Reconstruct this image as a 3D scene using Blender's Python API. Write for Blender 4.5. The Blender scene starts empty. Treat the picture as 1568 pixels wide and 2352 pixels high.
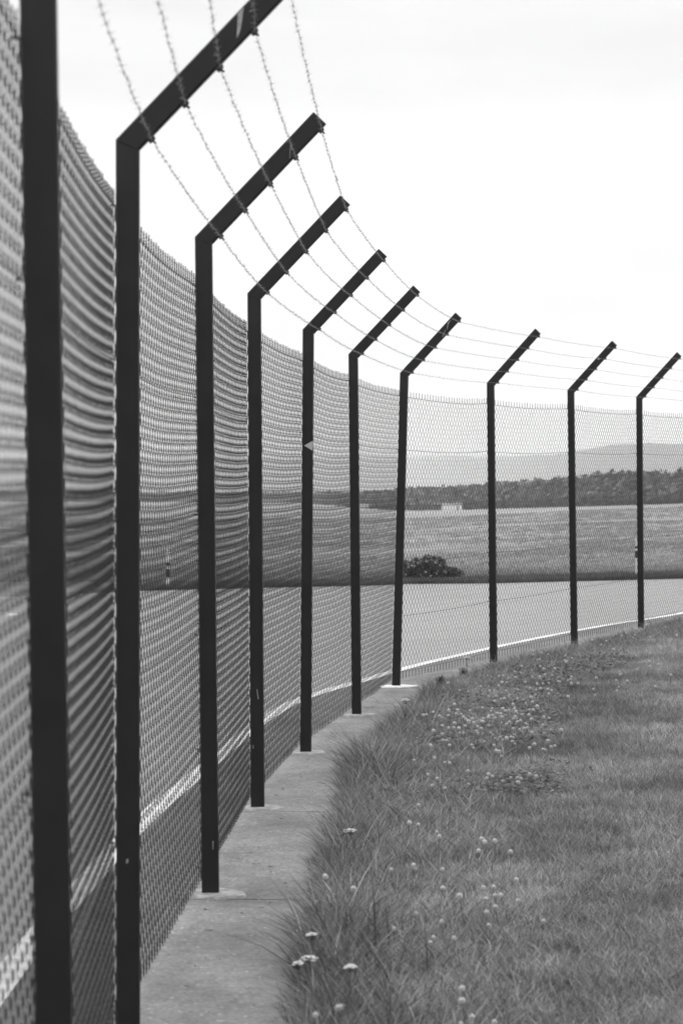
import bpy, math, random
import numpy as np
from mathutils import Vector

rng = np.random.default_rng(7)
random.seed(7)
R = math.radians
scene = bpy.context.scene
col = scene.collection

# ------------------------------------------------------------------ camera
EYE = 1.46
FPX = 5553.0           # focal length in photo pixels (photo taken as 1568 x 2352)
cd = bpy.data.cameras.new('camera')
cam = bpy.data.objects.new('camera', cd)
col.objects.link(cam)
cam.location = (0, 0, EYE)
cam.rotation_euler = (R(90), 0, 0)
cd.sensor_fit = 'VERTICAL'
cd.sensor_height = 36.0
cd.lens = 85.0
cd.shift_y = -35.0 / 2352.0
cd.clip_start = 0.1
cd.clip_end = 60000
cd.dof.use_dof = True
cd.dof.focus_distance = 14.5
cd.dof.aperture_fstop = 7.0
scene.camera = cam

# ------------------------------------------------------------------ view, world, sun
scene.view_settings.view_transform = 'Standard'
scene.view_settings.look = 'None'
scene.view_settings.exposure = 0.0
scene.view_settings.gamma = 1.0
scene.view_settings.use_curve_mapping = False
scene.cycles.max_bounces = 6
scene.cycles.diffuse_bounces = 3
scene.cycles.glossy_bounces = 2
scene.cycles.volume_bounces = 4
scene.cycles.transparent_max_bounces = 8

SUN_EL, SUN_AZ = R(48), R(-25)       # hazy sun behind the cloud, beyond the fence to the left
world = bpy.data.worlds.new('World')
scene.world = world
world.use_nodes = True
wn, wl = world.node_tree.nodes, world.node_tree.links
wn.clear()
out = wn.new('ShaderNodeOutputWorld')
bg = wn.new('ShaderNodeBackground'); bg.inputs['Strength'].default_value = 0.1
sky = wn.new('ShaderNodeTexSky'); sky.sky_type = 'NISHITA'; sky.sun_disc = False
sky.sun_elevation = SUN_EL; sky.sun_rotation = SUN_AZ
bw = wn.new('ShaderNodeRGBToBW')
tc = wn.new('ShaderNodeTexCoord')
mp = wn.new('ShaderNodeMapping'); mp.inputs['Scale'].default_value = (1.6, 1.6, 7.0)
mp.inputs['Rotation'].default_value = (0.0, R(6), 0.0)
nz = wn.new('ShaderNodeTexNoise'); nz.inputs['Scale'].default_value = 1.7; nz.inputs['Detail'].default_value = 5
nz.inputs['Roughness'].default_value = 0.5
rm = wn.new('ShaderNodeMapRange')
rm.inputs['From Min'].default_value = 0.32; rm.inputs['From Max'].default_value = 0.62
rm.inputs['To Min'].default_value = 8.9; rm.inputs['To Max'].default_value = 11.6
sep = wn.new('ShaderNodeSeparateXYZ')
rz = wn.new('ShaderNodeMapRange')
rz.inputs['From Min'].default_value = 0.25; rz.inputs['From Max'].default_value = 0.9
rz.inputs['To Min'].default_value = 1.0; rz.inputs['To Max'].default_value = 2.1
mul = wn.new('ShaderNodeMath'); mul.operation = 'MULTIPLY'
mix = wn.new('ShaderNodeMix'); mix.data_type = 'FLOAT'; mix.inputs['Factor'].default_value = 0.88
wl.new(sky.outputs[0], bw.inputs[0])
wl.new(tc.outputs['Generated'], mp.inputs[0]); wl.new(mp.outputs[0], nz.inputs['Vector'])
wl.new(nz.outputs['Fac'], rm.inputs['Value'])
wl.new(tc.outputs['Generated'], sep.inputs[0]); wl.new(sep.outputs['Z'], rz.inputs['Value'])
wl.new(rm.outputs[0], mul.inputs[0]); wl.new(rz.outputs[0], mul.inputs[1])
wl.new(bw.outputs[0], mix.inputs['A']); wl.new(mul.outputs[0], mix.inputs['B'])
wl.new(mix.outputs[0], bg.inputs['Color']); wl.new(bg.outputs[0], out.inputs['Surface'])

sd = bpy.data.lights.new('sun', 'SUN')
sd.energy = 0.9; sd.angle = R(25); sd.color = (1, 1, 1)
so = bpy.data.objects.new('sun', sd); col.objects.link(so)
dirv = Vector((math.sin(SUN_AZ) * math.cos(SUN_EL), math.cos(SUN_AZ) * math.cos(SUN_EL), math.sin(SUN_EL)))
so.rotation_euler = dirv.to_track_quat('Z', 'Y').to_euler()
so.location = (0, 0, 40)

# ------------------------------------------------------------------ helpers
def link(o, parent=None):
    col.objects.link(o)
    if parent is not None:
        o.parent = parent
    return o

def tag(o, label=None, cat=None, group=None, kind=None):
    if label: o['label'] = label
    if cat: o['category'] = cat
    if group: o['group'] = group
    if kind: o['kind'] = kind
    return o

def empty(name, loc=(0, 0, 0)):
    o = bpy.data.objects.new(name, None)
    o.location = loc
    return link(o)

def np_mesh(name, verts, faces, mats=(), smooth=True, midx=None):
    """faces: int array (F,3) or (F,4)"""
    verts = np.asarray(verts, np.float32).reshape(-1, 3)
    faces = np.asarray(faces, np.int32)
    F, K = faces.shape
    me = bpy.data.meshes.new(name)
    me.vertices.add(len(verts)); me.vertices.foreach_set('co', verts.ravel())
    me.loops.add(F * K); me.loops.foreach_set('vertex_index', faces.ravel())
    me.polygons.add(F)
    me.polygons.foreach_set('loop_start', np.arange(0, F * K, K, dtype=np.int32))
    me.polygons.foreach_set('loop_total', np.full(F, K, np.int32))
    for m in mats: me.materials.append(m)
    if midx is not None:
        me.polygons.foreach_set('material_index', np.asarray(midx, np.int32))
    me.update(calc_edges=True)
    me.polygons.foreach_set('use_smooth', np.full(F, bool(smooth)))
    me.validate()
    return me

def obj(name, me, parent=None):
    o = bpy.data.objects.new(name, me)
    return link(o, parent)

def tubes(P, ref, r, k=4):
    """P (M,N,3) polylines, ref: vector or (M,N,3), r: scalar or (M,N); returns verts, quads"""
    P = np.asarray(P, float)
    M, N, _ = P.shape
    T = np.empty_like(P)
    T[:, 1:-1] = P[:, 2:] - P[:, :-2]
    T[:, 0] = P[:, 1] - P[:, 0]; T[:, -1] = P[:, -1] - P[:, -2]
    T /= np.linalg.norm(T, axis=2, keepdims=True) + 1e-12
    ref = np.broadcast_to(np.asarray(ref, float), P.shape)
    A = np.cross(T, ref); A /= np.linalg.norm(A, axis=2, keepdims=True) + 1e-12
    B = np.cross(T, A)
    r = np.broadcast_to(np.asarray(r, float), (M, N))[..., None]
    ang = np.arange(k) * 2 * np.pi / k
    V = np.stack([P + r * (math.cos(a) * A + math.sin(a) * B) for a in ang], axis=2)  # M,N,k,3
    idx = np.arange(M * N * k).reshape(M, N, k)
    a = idx[:, :-1]; b = idx[:, 1:]
    Q = np.stack([a, np.roll(a, -1, 2), np.roll(b, -1, 2), b], axis=-1).reshape(-1, 4)
    return V.reshape(-1, 3), Q

def merge(parts):
    vs, fs, off = [], [], 0
    for v, f in parts:
        vs.append(v); fs.append(f + off); off += len(v)
    return np.concatenate(vs), np.concatenate(fs)

def box_vf(c, ax, ay, az):
    """box from centre and three half-axis vectors, outward quads"""
    c, ax, ay, az = map(lambda q: np.array(q, float), (c, ax, ay, az))
    v = [c + sx * ax + sy * ay + sz * az for sz in (-1, 1) for sy in (-1, 1) for sx in (-1, 1)]
    f = [[0, 2, 3, 1], [4, 5, 7, 6], [0, 1, 5, 4], [2, 6, 7, 3], [0, 4, 6, 2], [1, 3, 7, 5]]
    return np.array(v), np.array(f)

def bevel(o, w, seg=2):
    m = o.modifiers.new('bevel', 'BEVEL'); m.width = w; m.segments = seg; m.limit_method = 'ANGLE'
    return o

# ------------------------------------------------------------------ materials (the photograph is black and white)
def grey_mat(name, base, rough=0.8, spec=0.5, var=0.0, scale=5.0, detail=4, bump=0.0, bscale=60.0,
             metallic=0.0, coords='Object', stretch=(1, 1, 1), var2=0.0, scale2=1.0):
    m = bpy.data.materials.new(name); m.use_nodes = True
    n, l = m.node_tree.nodes, m.node_tree.links
    p = n['Principled BSDF']
    p.inputs['Base Color'].default_value = (base, base, base, 1)
    p.inputs['Roughness'].default_value = rough
    p.inputs['Metallic'].default_value = metallic
    p.inputs['Specular IOR Level'].default_value = spec
    g = n.new('ShaderNodeNewGeometry')
    mpp = n.new('ShaderNodeMapping'); mpp.inputs['Scale'].default_value = stretch
    l.new(g.outputs['Position'], mpp.inputs[0])
    if var:
        t = n.new('ShaderNodeTexNoise'); t.inputs['Scale'].default_value = scale; t.inputs['Detail'].default_value = detail
        l.new(mpp.outputs[0], t.inputs['Vector'])
        r = n.new('ShaderNodeMapRange')
        r.inputs['From Min'].default_value = 0.3; r.inputs['From Max'].default_value = 0.7
        r.inputs['To Min'].default_value = base * (1 - var); r.inputs['To Max'].default_value = base * (1 + var)
        l.new(t.outputs['Fac'], r.inputs['Value'])
        last = r.outputs[0]
        if var2:
            t2 = n.new('ShaderNodeTexNoise'); t2.inputs['Scale'].default_value = scale2; t2.inputs['Detail'].default_value = 5
            l.new(mpp.outputs[0], t2.inputs['Vector'])
            r2 = n.new('ShaderNodeMapRange')
            r2.inputs['From Min'].default_value = 0.3; r2.inputs['From Max'].default_value = 0.7
            r2.inputs['To Min'].default_value = 1 - var2; r2.inputs['To Max'].default_value = 1 + var2
            l.new(t2.outputs['Fac'], r2.inputs['Value'])
            mm = n.new('ShaderNodeMath'); mm.operation = 'MULTIPLY'
            l.new(last, mm.inputs[0]); l.new(r2.outputs[0], mm.inputs[1]); last = mm.outputs[0]
        l.new(last, p.inputs['Base Color'])
    if bump:
        t = n.new('ShaderNodeTexNoise'); t.inputs['Scale'].default_value = bscale; t.inputs['Detail'].default_value = 6
        l.new(mpp.outputs[0], t.inputs['Vector'])
        b = n.new('ShaderNodeBump'); b.inputs['Strength'].default_value = bump; b.inputs['Distance'].default_value = 0.01
        l.new(t.outputs['Fac'], b.inputs['Height']); l.new(b.outputs[0], p.inputs['Normal'])
    return m

M = {}
M['paint'] = grey_mat('black_steel_paint', 0.013, 0.45, 0.28, var=0.18, scale=9, bump=0.05, bscale=25)
M['pvc'] = grey_mat('dark_coated_wire', 0.016, 0.5, 0.3, var=0.3, scale=30)
M['galv'] = grey_mat('weathered_galvanised_wire', 0.24, 0.5, 0.5, var=0.4, scale=60, metallic=0.5)
M['clip'] = grey_mat('dark_wire_clip', 0.015, 0.5)
M['chip'] = grey_mat('bare_scratched_metal', 0.30, 0.5, var=0.3, scale=80)
M['sticker'] = grey_mat('pale_grey_sticker', 0.40, 0.4)
M['collar'] = grey_mat('mortar_collar', 0.30, 0.9, 0.2, var=0.35, scale=25, bump=0.5, bscale=90)
M['whitecollar'] = grey_mat('white_painted_mortar', 0.72, 0.8, 0.3, var=0.1, scale=40)
M['whitepaint'] = grey_mat('white_road_paint', 0.78, 0.7, 0.4, var=0.18, scale=25, var2=0.2, scale2=2.5)
M['white'] = grey_mat('white_enamel', 0.75, 0.5)
M['black'] = grey_mat('black_band', 0.02, 0.6)
M['soil'] = grey_mat('lawn_soil', 0.05, 0.95, 0.2, var=0.4, scale=12)
M['shedroof'] = grey_mat('shed_roof', 0.2, 0.7)

def asphalt_mat():
    m = grey_mat('asphalt', 0.21, 0.36, 0.7, var=0.14, scale=0.5, var2=0.25, scale2=55, bump=0.06, bscale=140)
    return m
M['asphalt'] = asphalt_mat()

M['shoulder'] = grey_mat('dark_asphalt_shoulder', 0.135, 0.7, 0.4, var=0.25, scale=1.5, var2=0.3, scale2=45, bump=0.25, bscale=120)
def concrete_mat():
    m = bpy.data.materials.new('weathered_concrete'); m.use_nodes = True
    n, l = m.node_tree.nodes, m.node_tree.links
    p = n['Principled BSDF']; p.inputs['Roughness'].default_value = 0.85
    p.inputs['Specular IOR Level'].default_value = 0.35
    g = n.new('ShaderNodeNewGeometry')
    def noise(s, d, rough=0.5):
        t = n.new('ShaderNodeTexNoise'); t.inputs['Scale'].default_value = s; t.inputs['Detail'].default_value = d
        t.inputs['Roughness'].default_value = rough
        l.new(g.outputs['Position'], t.inputs['Vector']); return t.outputs['Fac']
    def mr(v, a, b, c, d):
        r = n.new('ShaderNodeMapRange')
        for k, x in zip(('From Min', 'From Max', 'To Min', 'To Max'), (a, b, c, d)): r.inputs[k].default_value = x
        l.new(v, r.inputs['Value']); return r.outputs[0]
    def mu(a, b):
        q = n.new('ShaderNodeMath'); q.operation = 'MULTIPLY'; l.new(a, q.inputs[0]); l.new(b, q.inputs[1]); return q.outputs[0]
    big = mr(noise(2.2, 6, .6), .3, .7, .12, .235)
    mid = mr(noise(14, 6, .7), .3, .7, .78, 1.18)
    fine = mr(noise(60, 4, .75), .38, .62, .76, 1.24)
    vo = n.new('ShaderNodeTexVoronoi'); vo.inputs['Scale'].default_value = 26
    l.new(g.outputs['Position'], vo.inputs['Vector'])
    speck = mr(vo.outputs['Distance'], .08, .18, 2.1, 1.0)
    vo2 = n.new('ShaderNodeTexVoronoi'); vo2.inputs['Scale'].default_value = 13
    l.new(g.outputs['Position'], vo2.inputs['Vector'])
    pit = mr(vo2.outputs['Distance'], .05, .12, .55, 1.0)
    c = mu(mu(mu(mu(big, mid), fine), speck), pit)
    l.new(c, p.inputs['Base Color'])
    b = n.new('ShaderNodeBump'); b.inputs['Strength'].default_value = 0.35; b.inputs['Distance'].default_value = 0.006
    l.new(noise(110, 6, .7), b.inputs['Height']); l.new(b.outputs[0], p.inputs['Normal'])
    return m
M['concrete'] = concrete_mat()

def grass_mat(name, base, patch=0.45, trans=0.35, pscale=0.9, dry=0.5):
    """leaf material: per-blade value from attribute 'tone', patches from world position"""
    m = bpy.data.materials.new(name); m.use_nodes = True
    n, l = m.node_tree.nodes, m.node_tree.links
    n.clear()
    o = n.new('ShaderNodeOutputMaterial')
    p = n.new('ShaderNodeBsdfPrincipled'); p.inputs['Roughness'].default_value = 0.5
    p.inputs['Specular IOR Level'].default_value = 0.35
    tr = n.new('ShaderNodeBsdfTranslucent')
    mx = n.new('ShaderNodeMixShader'); mx.inputs[0].default_value = trans
    at = n.new('ShaderNodeAttribute'); at.attribute_name = 'tone'
    g = n.new('ShaderNodeNewGeometry')
    t = n.new('ShaderNodeTexNoise'); t.inputs['Scale'].default_value = pscale; t.inputs['Detail'].default_value = 4
    t.inputs['Roughness'].default_value = 0.6
    l.new(g.outputs['Position'], t.inputs['Vector'])
    r = n.new('ShaderNodeMapRange')
    r.inputs['From Min'].default_value = 0.32; r.inputs['From Max'].default_value = 0.68
    r.inputs['To Min'].default_value = base * (1 - patch); r.inputs['To Max'].default_value = base * (1 + patch)
    l.new(t.outputs['Fac'], r.inputs['Value'])
    mu = n.new('ShaderNodeMath'); mu.operation = 'MULTIPLY'
    l.new(r.outputs[0], mu.inputs[0]); l.new(at.outputs['Fac'], mu.inputs[1])
    l.new(mu.outputs[0], p.inputs['Base Color']); l.new(mu.outputs[0], tr.inputs['Color'])
    l.new(p.outputs[0], mx.inputs[1]); l.new(tr.outputs[0], mx.inputs[2]); l.new(mx.outputs[0], o.inputs[0])
    return m
M['lawn'] = grass_mat('lawn_blades', 0.24, 0.6, pscale=.9)
M['long'] = grass_mat('long_grass_blades', 0.25, 0.25, pscale=2.5)
M['clover'] = grass_mat('clover_leaves', 0.15, 0.3)
M['verge'] = grass_mat('verge_grass_blades', 0.12, 0.45, pscale=.6)
M['bush'] = grass_mat('shrub_leaves', 0.05, 0.4, trans=.2, pscale=3)
M['blossom'] = grass_mat('white_blossom', 0.6, 0.2, trans=.3)
M['petal'] = grass_mat('white_petals', 0.8, 0.12, trans=.2)
M['stem'] = grass_mat('plant_stem', 0.12, 0.2)
M['wood'] = grass_mat('woodland_leaves', 0.045, 0.5, trans=.15, pscale=.06)

# ------------------------------------------------------------------ terrain height
def gz(x, y):
    x = np.asarray(x, float); y = np.asarray(y, float)
    near = np.clip(0.033 * (x - 0.5), 0, 0.25)
    t = np.clip((y - 50) / 600.0, 0, 1)
    ang = x / np.maximum(y, 1) * 700.0
    far = np.interp(ang, [21, 42, 65, 85, 99, 140], [-3.56, -2.67, -1.56, -.8, -.2, .9])
    return near * (1 - t) + far * t

# ------------------------------------------------------------------ fence line
# (x at foot, x at bend, distance) read off the photograph
def PX(px, d): return (px - 784.0) * d / FPX
raw = [(-0.40, -0.43, 1.65),
       (PX(137, 4.10), PX(87, 4.10), 4.10),
       (PX(295, 6.45), PX(294, 6.45), 6.45),
       (PX(484, 8.86), PX(468, 8.86), 8.86),
       (PX(592, 11.31), PX(584, 11.31), 11.31),
       (PX(702, 13.76), PX(708, 13.76), 13.76),
       (PX(819, 16.14), PX(811, 16.14), 16.14),
       (PX(909, 18.57), PX(928, 18.57), 18.57),
       (PX(1133, 20.76), PX(1126, 20.76), 20.76),
       (PX(1318, 22.82), PX(1310, 22.82), 22.82),
       (PX(1471, 25.10), PX(1467, 25.10), 25.10),
       (4.10, 4.10, 27.25),
       (5.15, 5.15, 29.35)]
N = len(raw)
foot = np.array([(a, d, float(gz(a, d))) for a, b, d in raw])
topx = np.array([b for a, b, d in raw])
ZB = 2.397                                # height of the bend above the foot
top = np.stack([topx, foot[:, 1], foot[:, 2] + ZB], 1)
tan = np.zeros((N, 2))
for i in range(N):
    a = foot[max(i - 1, 0), :2]; b = foot[min(i + 1, N - 1), :2]
    t = b - a; tan[i] = t / np.linalg.norm(t)
nrm = np.stack([-tan[:, 1], tan[:, 0]], 1)   # points to the airfield side (left)

def fence_xy(dist_along):                    # helper for lines parallel with the fence
    pass

def offset_line(off, step=0.25):
    """smooth polyline parallel to the fence feet at signed offset to the right"""
    pts = foot[:, :2]
    # catmull-rom through feet
    res = []
    P = np.vstack([2 * pts[0] - pts[1], pts, 2 * pts[-1] - pts[-2]])
    for i in range(1, len(P) - 2):
        n = 10
        for k in range(n):
            t = k / n
            p0, p1, p2, p3 = P[i - 1], P[i], P[i + 1], P[i + 2]
            res.append(0.5 * ((2 * p1) + (-p0 + p2) * t + (2 * p0 - 5 * p1 + 4 * p2 - p3) * t * t + (-p0 + 3 * p1 - 3 * p2 + p3) * t ** 3))
    res.append(P[-2]); res = np.array(res)
    T = np.gradient(res, axis=0); T /= np.linalg.norm(T, axis=1, keepdims=True)
    Rn = np.stack([T[:, 1], -T[:, 0]], 1)
    o = off(res[:, 1]) if callable(off) else off
    return res + Rn * (np.asarray(o).reshape(-1, 1) if np.ndim(o) else o), res

# ------------------------------------------------------------------ ground sheets
def sheet(name, xs, ys, zoff, mat, kind='structure'):
    X, Y = np.meshgrid(xs, ys)
    Z = gz(X, Y) + zoff
    V = np.stack([X, Y, Z], -1).reshape(-1, 3)
    nx, ny = len(xs), len(ys)
    idx = np.arange(nx * ny).reshape(ny, nx)
    Q = np.stack([idx[:-1, :-1], idx[:-1, 1:], idx[1:, 1:], idx[1:, :-1]], -1).reshape(-1, 4)
    o = obj(name, np_mesh(name, V, Q, [mat]))
    o['kind'] = kind
    return o

def field_mat():
    m = bpy.data.materials.new('airfield_grass'); m.use_nodes = True
    n, l = m.node_tree.nodes, m.node_tree.links
    p = n['Principled BSDF']; p.inputs['Roughness'].default_value = 0.9; p.inputs['Specular IOR Level'].default_value = 0.2
    g = n.new('ShaderNodeNewGeometry')
    def noise(scale, stretch, detail=4):
        mp_ = n.new('ShaderNodeMapping'); mp_.inputs['Scale'].default_value = stretch
        l.new(g.outputs['Position'], mp_.inputs[0])
        t = n.new('ShaderNodeTexNoise'); t.inputs['Scale'].default_value = scale; t.inputs['Detail'].default_value = detail
        l.new(mp_.outputs[0], t.inputs['Vector']); return t.outputs['Fac']
    def mr(v, a, b, c, d):
        r = n.new('ShaderNodeMapRange')
        for k, x in zip(('From Min', 'From Max', 'To Min', 'To Max'), (a, b, c, d)): r.inputs[k].default_value = x
        l.new(v, r.inputs['Value']); return r.outputs[0]
    def mu(a, b):
        q = n.new('ShaderNodeMath'); q.operation = 'MULTIPLY'; l.new(a, q.inputs[0]); l.new(b, q.inputs[1]); return q.outputs[0]
    a = mr(noise(0.02, (0.25, 1, 1)), .3, .7, .8, 1.2)
    b = mr(noise(.35, (1, 1, 1), 8), .3, .7, .62, 1.38)
    sp = n.new('ShaderNodeSeparateXYZ'); l.new(g.outputs['Position'], sp.inputs[0])
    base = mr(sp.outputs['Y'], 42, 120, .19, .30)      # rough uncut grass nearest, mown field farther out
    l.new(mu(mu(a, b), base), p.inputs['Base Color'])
    return m
M['field'] = field_mat()

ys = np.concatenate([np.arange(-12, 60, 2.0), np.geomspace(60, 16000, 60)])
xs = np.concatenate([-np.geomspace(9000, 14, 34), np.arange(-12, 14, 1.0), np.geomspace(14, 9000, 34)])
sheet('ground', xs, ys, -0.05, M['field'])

# asphalt apron between the fence and the far grass edge
edge_px = [(-900, 1385), (0, 1368), (200, 1360), (360, 1353), (740, 1344), (930, 1338.5), (1120, 1337), (1568, 1326), (2300, 1318)]
def solve_ground(px, py, z=0.0):
    d = 30.0
    for _ in range(30):
        x = (px - 784) * d / FPX
        d = (EYE - float(gz(x, d)) - z) * FPX / (py - 1141.0)
    return (px - 784) * d / FPX, d
edge = np.array([solve_ground(a, b) for a, b in edge_px])
exs = np.linspace(-14, 14, 113)
def edge_y(x): return np.interp(x, edge[:, 0], edge[:, 1])
def patch_sheet(name, xs, y0f, y1f, nrow, zoff, mat):
    rows = np.linspace(0, 1, nrow)
    V = []
    for t in rows:
        y = y0f(xs) * (1 - t) + y1f(xs) * t
        V.append(np.stack([xs, y, gz(xs, y) + zoff], -1))
    V = np.array(V); ny, nx = V.shape[:2]
    idx = np.arange(nx * ny).reshape(ny, nx)
    Q = np.stack([idx[:-1, :-1], idx[:-1, 1:], idx[1:, 1:], idx[1:, :-1]], -1).reshape(-1, 4)
    o = obj(name, np_mesh(name, V.reshape(-1, 3), Q, [mat])); o['kind'] = 'structure'
    return o
# asphalt: strip laid along the fence's left side, outwards
Lp, _ = offset_line(-0.02)
def y_fence(x):      # fence y at given x, for x beyond the corner; behind the camera otherwise
    o = np.argsort(Lp[:, 0])
    return np.interp(x, Lp[o, 0], Lp[o, 1])
patch_sheet('asphalt_apron', exs, lambda x: np.full_like(x, -6.0), edge_y, 40, -0.02, M['asphalt'])

def ribbon(name, left, right, zoff, mat, parent=None, kind='structure'):
    L = np.asarray(left); Rr = np.asarray(right); n = len(L)
    V = np.concatenate([np.column_stack([L, gz(L[:, 0], L[:, 1]) + zoff]), np.column_stack([Rr, gz(Rr[:, 0], Rr[:, 1]) + zoff])])
    i = np.arange(n - 1)
    Q = np.stack([i, i + n, i + n + 1, i + 1], 1)
    o = obj(name, np_mesh(name, V, Q, [mat]), parent)
    if kind: o['kind'] = kind
    return o

# white line running beside the fence, fitted to the photograph
wl_px = [(40, 2190), (215, 2000), (328, 1873), (484, 1745), (605, 1645), (700, 1592), (810, 1566), (920, 1531), (1125, 1484), (1310, 1446), (1460, 1421), (1568, 1407)]
wpts = [(-1.02, 1.0), (-1.04, 5.0)] + [solve_ground(a, b) for a, b in wl_px] + [(5.3, 32.6), (6.4, 34.5)]
wpts = np.array(wpts)
yy = np.linspace(wpts[0, 1], wpts[-1, 1], 160)
xx = np.interp(yy, wpts[:, 1], wpts[:, 0])
k = np.ones(9) / 9
xxs = np.convolve(np.pad(xx, 4, mode='edge'), k, 'valid')
T = np.gradient(np.stack([xxs, yy], 1), axis=0); T /= np.linalg.norm(T, axis=1, keepdims=True)
Rn = np.stack([T[:, 1], -T[:, 0]], 1); C = np.stack([xxs, yy], 1)
ribbon('painted_edge_line', C - Rn * 0.05, C + Rn * 0.05, -0.016, M['whitepaint'])
shl = C + Rn * 0.05
Lsm, _ = offset_line(-0.05)
shr = np.stack([np.interp(yy, Lsm[:, 1], Lsm[:, 0]), yy], 1)
k0 = yy > 1.8
ribbon('asphalt_shoulder', shl[k0], shr[k0], -0.016, M['shoulder'])
# end of a curved taxi marking at the far left
arc = []
for t in np.linspace(-0.5, math.pi - .25, 40):
    arc.append((-5.35 + 1.25 * math.sin(t), 30.3 - 0.75 * math.cos(t)))
arc = np.array(arc)
T = np.gradient(arc, axis=0); T /= np.linalg.norm(T, axis=1, keepdims=True); Rn = np.stack([T[:, 1], -T[:, 0]], 1)
ribbon('painted_curved_marking', arc - Rn * 0.06, arc + Rn * 0.06, -0.016, M['whitepaint'])

# lawn soil to the right of the fence
fr, _ = offset_line(0.20)
def lawn_sheet():
    n = len(fr)
    cols = np.array([0, .4, .9, 1.6, 2.6, 4.0, 6.0, 9.0, 14.0])
    V = []
    for c in cols:
        x = fr[:, 0] + c; y = fr[:, 1]
        V.append(np.column_stack([x, y, gz(x, y) - 0.010]))
    V = np.array(V); nc = len(cols)
    idx = np.arange(nc * n).reshape(nc, n)
    Q = np.stack([idx[:-1, :-1], idx[1:, :-1], idx[1:, 1:], idx[:-1, 1:]], -1).reshape(-1, 4)
    o = obj('lawn_ground', np_mesh('lawn_ground', V.reshape(-1, 3), Q, [M['soil']])); o['kind'] = 'structure'
lawn_sheet()

# ------------------------------------------------------------------ concrete footing strip, slab by slab
base = empty('concrete_footing_strip', (foot[3, 0], foot[3, 1], 0)); base['kind'] = 'structure'
bo = np.array(base.location)
Lc, _ = offset_line(-0.13); Rc, _ = offset_line(lambda y: np.interp(y, [0, 9, 14, 20, 40], [.46, .42, .38, .36, .34]))
for i in range(N - 1):
    a, b = i * 10, (i + 1) * 10
    L = Lc[a:b + 1].copy(); Q_ = Rc[a:b + 1].copy()
    # a narrow joint just in front of every post
    def cut(P):
        P = P.copy(); d = P[1] - P[0]; d /= np.linalg.norm(d); P[0] += d * (-0.10 + 0.007) if i > 0 else 0
        e = P[-1] - P[-2]; e /= np.linalg.norm(e); P[-1] -= e * (0.10 + 0.007)
        return P
    L, Q_ = cut(L), cut(Q_)
    n = len(L)
    cols = np.linspace(0, 1, 5)
    V = []
    for c in cols:
        P = L * (1 - c) + Q_ * c
        V.append(np.column_stack([P, gz(P[:, 0], P[:, 1]) + 0.002 + rng.normal(0, .0006, n)]))
    V = np.array(V); V[0, :, 2] -= .003; V[-1, :, 2] -= .003
    nc = len(cols)
    idx = np.arange(nc * n).reshape(nc, n)
    top_q = np.stack([idx[:-1, :-1], idx[1:, :-1], idx[1:, 1:], idx[:-1, 1:]], -1).reshape(-1, 4)
    ring = np.concatenate([idx[:, 0], idx[-1, 1:], idx[-2::-1, -1], idx[0, -2:0:-1]])
    vv = V.reshape(-1, 3); low = vv[ring].copy(); low[:, 2] -= 0.07
    m0 = len(vv); rl = np.arange(len(ring)) + m0
    side = np.stack([ring, rl, np.roll(rl, -1), np.roll(ring, -1)], 1)
    verts = np.concatenate([vv, low]) - bo
    s = obj('slab', np_mesh('slab', verts, np.concatenate([top_q, side]), [M['concrete']], smooth=False), base)

# collars of mortar round the post feet
for i in range(1, N):
    white = (i == 7)
    r0 = 0.105 if not white else 0.125
    n = 20
    c = foot[i].copy(); c[0] += (-nrm[i, 0]) * 0.02; c[1] += (-nrm[i, 1]) * .02
    ang = np.arange(n) * 2 * np.pi / n
    rr = r0 * (1 + 0.09 * np.sin(ang * 2 + i) + rng.normal(0, 0.05, n))
    h = 0.010
    o1 = np.column_stack([c[0] + rr * np.cos(ang) * 1.08, c[1] + rr * np.sin(ang) * (1.0 if not white else .9), np.full(n, c[2] - 0.002)])
    o2 = np.column_stack([c[0] + rr * .93 * np.cos(ang) * 1.08, c[1] + rr * .93 * np.sin(ang) * (1.0 if not white else .9), c[2] + h + rng.normal(0, .0012, n)])
    ce = np.array([[c[0], c[1], c[2] + h + .002]])
    V = np.concatenate([o1, o2, ce]) - bo
    j = np.arange(n); jn = (j + 1) % n
    F = np.concatenate([np.stack([j, jn, n + jn], 1), np.stack([j, n + jn, n + j], 1), np.stack([n + j, n + jn, np.full(n, 2 * n)], 1)])
    s = obj('post_collar', np_mesh('post_collar', V, F, [M['whitecollar'] if white else M['collar']], smooth=False), base)
    if white: s['label'] = 'bright white painted patch round the foot of the leaning corner post'

# ------------------------------------------------------------------ the fence
fence = empty('chain_link_fence', tuple(foot[3]))
tag(fence, 'tall black chain-link fence with angled arms and five barbed wires curving along the concrete strip', 'fence')
fo = np.array(fence.location)

W, D = 0.0625, 0.032
ARM_H, ARM_V = 0.425, 0.446

def bar_mesh(name, path, wvec, dvec, w, d, bev, mat):
    """solid bar along a path of section frames; path: list of (point, across-vector); bevelled corners"""
    e = bev
    prof = [(-w / 2 + e, -d / 2), (w / 2 - e, -d / 2), (w / 2, -d / 2 + e), (w / 2, d / 2 - e),
            (w / 2 - e, d / 2), (-w / 2 + e, d / 2), (-w / 2, d / 2 - e), (-w / 2, -d / 2 + e)]
    V, F = [], []
    K = len(prof)
    for p, across in path:
        for a, b in prof:
            V.append(np.array(p) + np.array(across) * a + dvec * b)
    me = bpy.data.meshes.new(name)
    faces = []
    for s in range(len(path) - 1):
        for q in range(K):
            faces.append((s * K + q, s * K + (q + 1) % K, (s + 1) * K + (q + 1) % K, (s + 1) * K + q))
    faces.append(tuple(range(K))[::-1]); faces.append(tuple((len(path) - 1) * K + q for q in range(K)))
    me.from_pydata([tuple(v) for v in V], [], faces)
    me.materials.append(mat); me.update()
    return me

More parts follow.
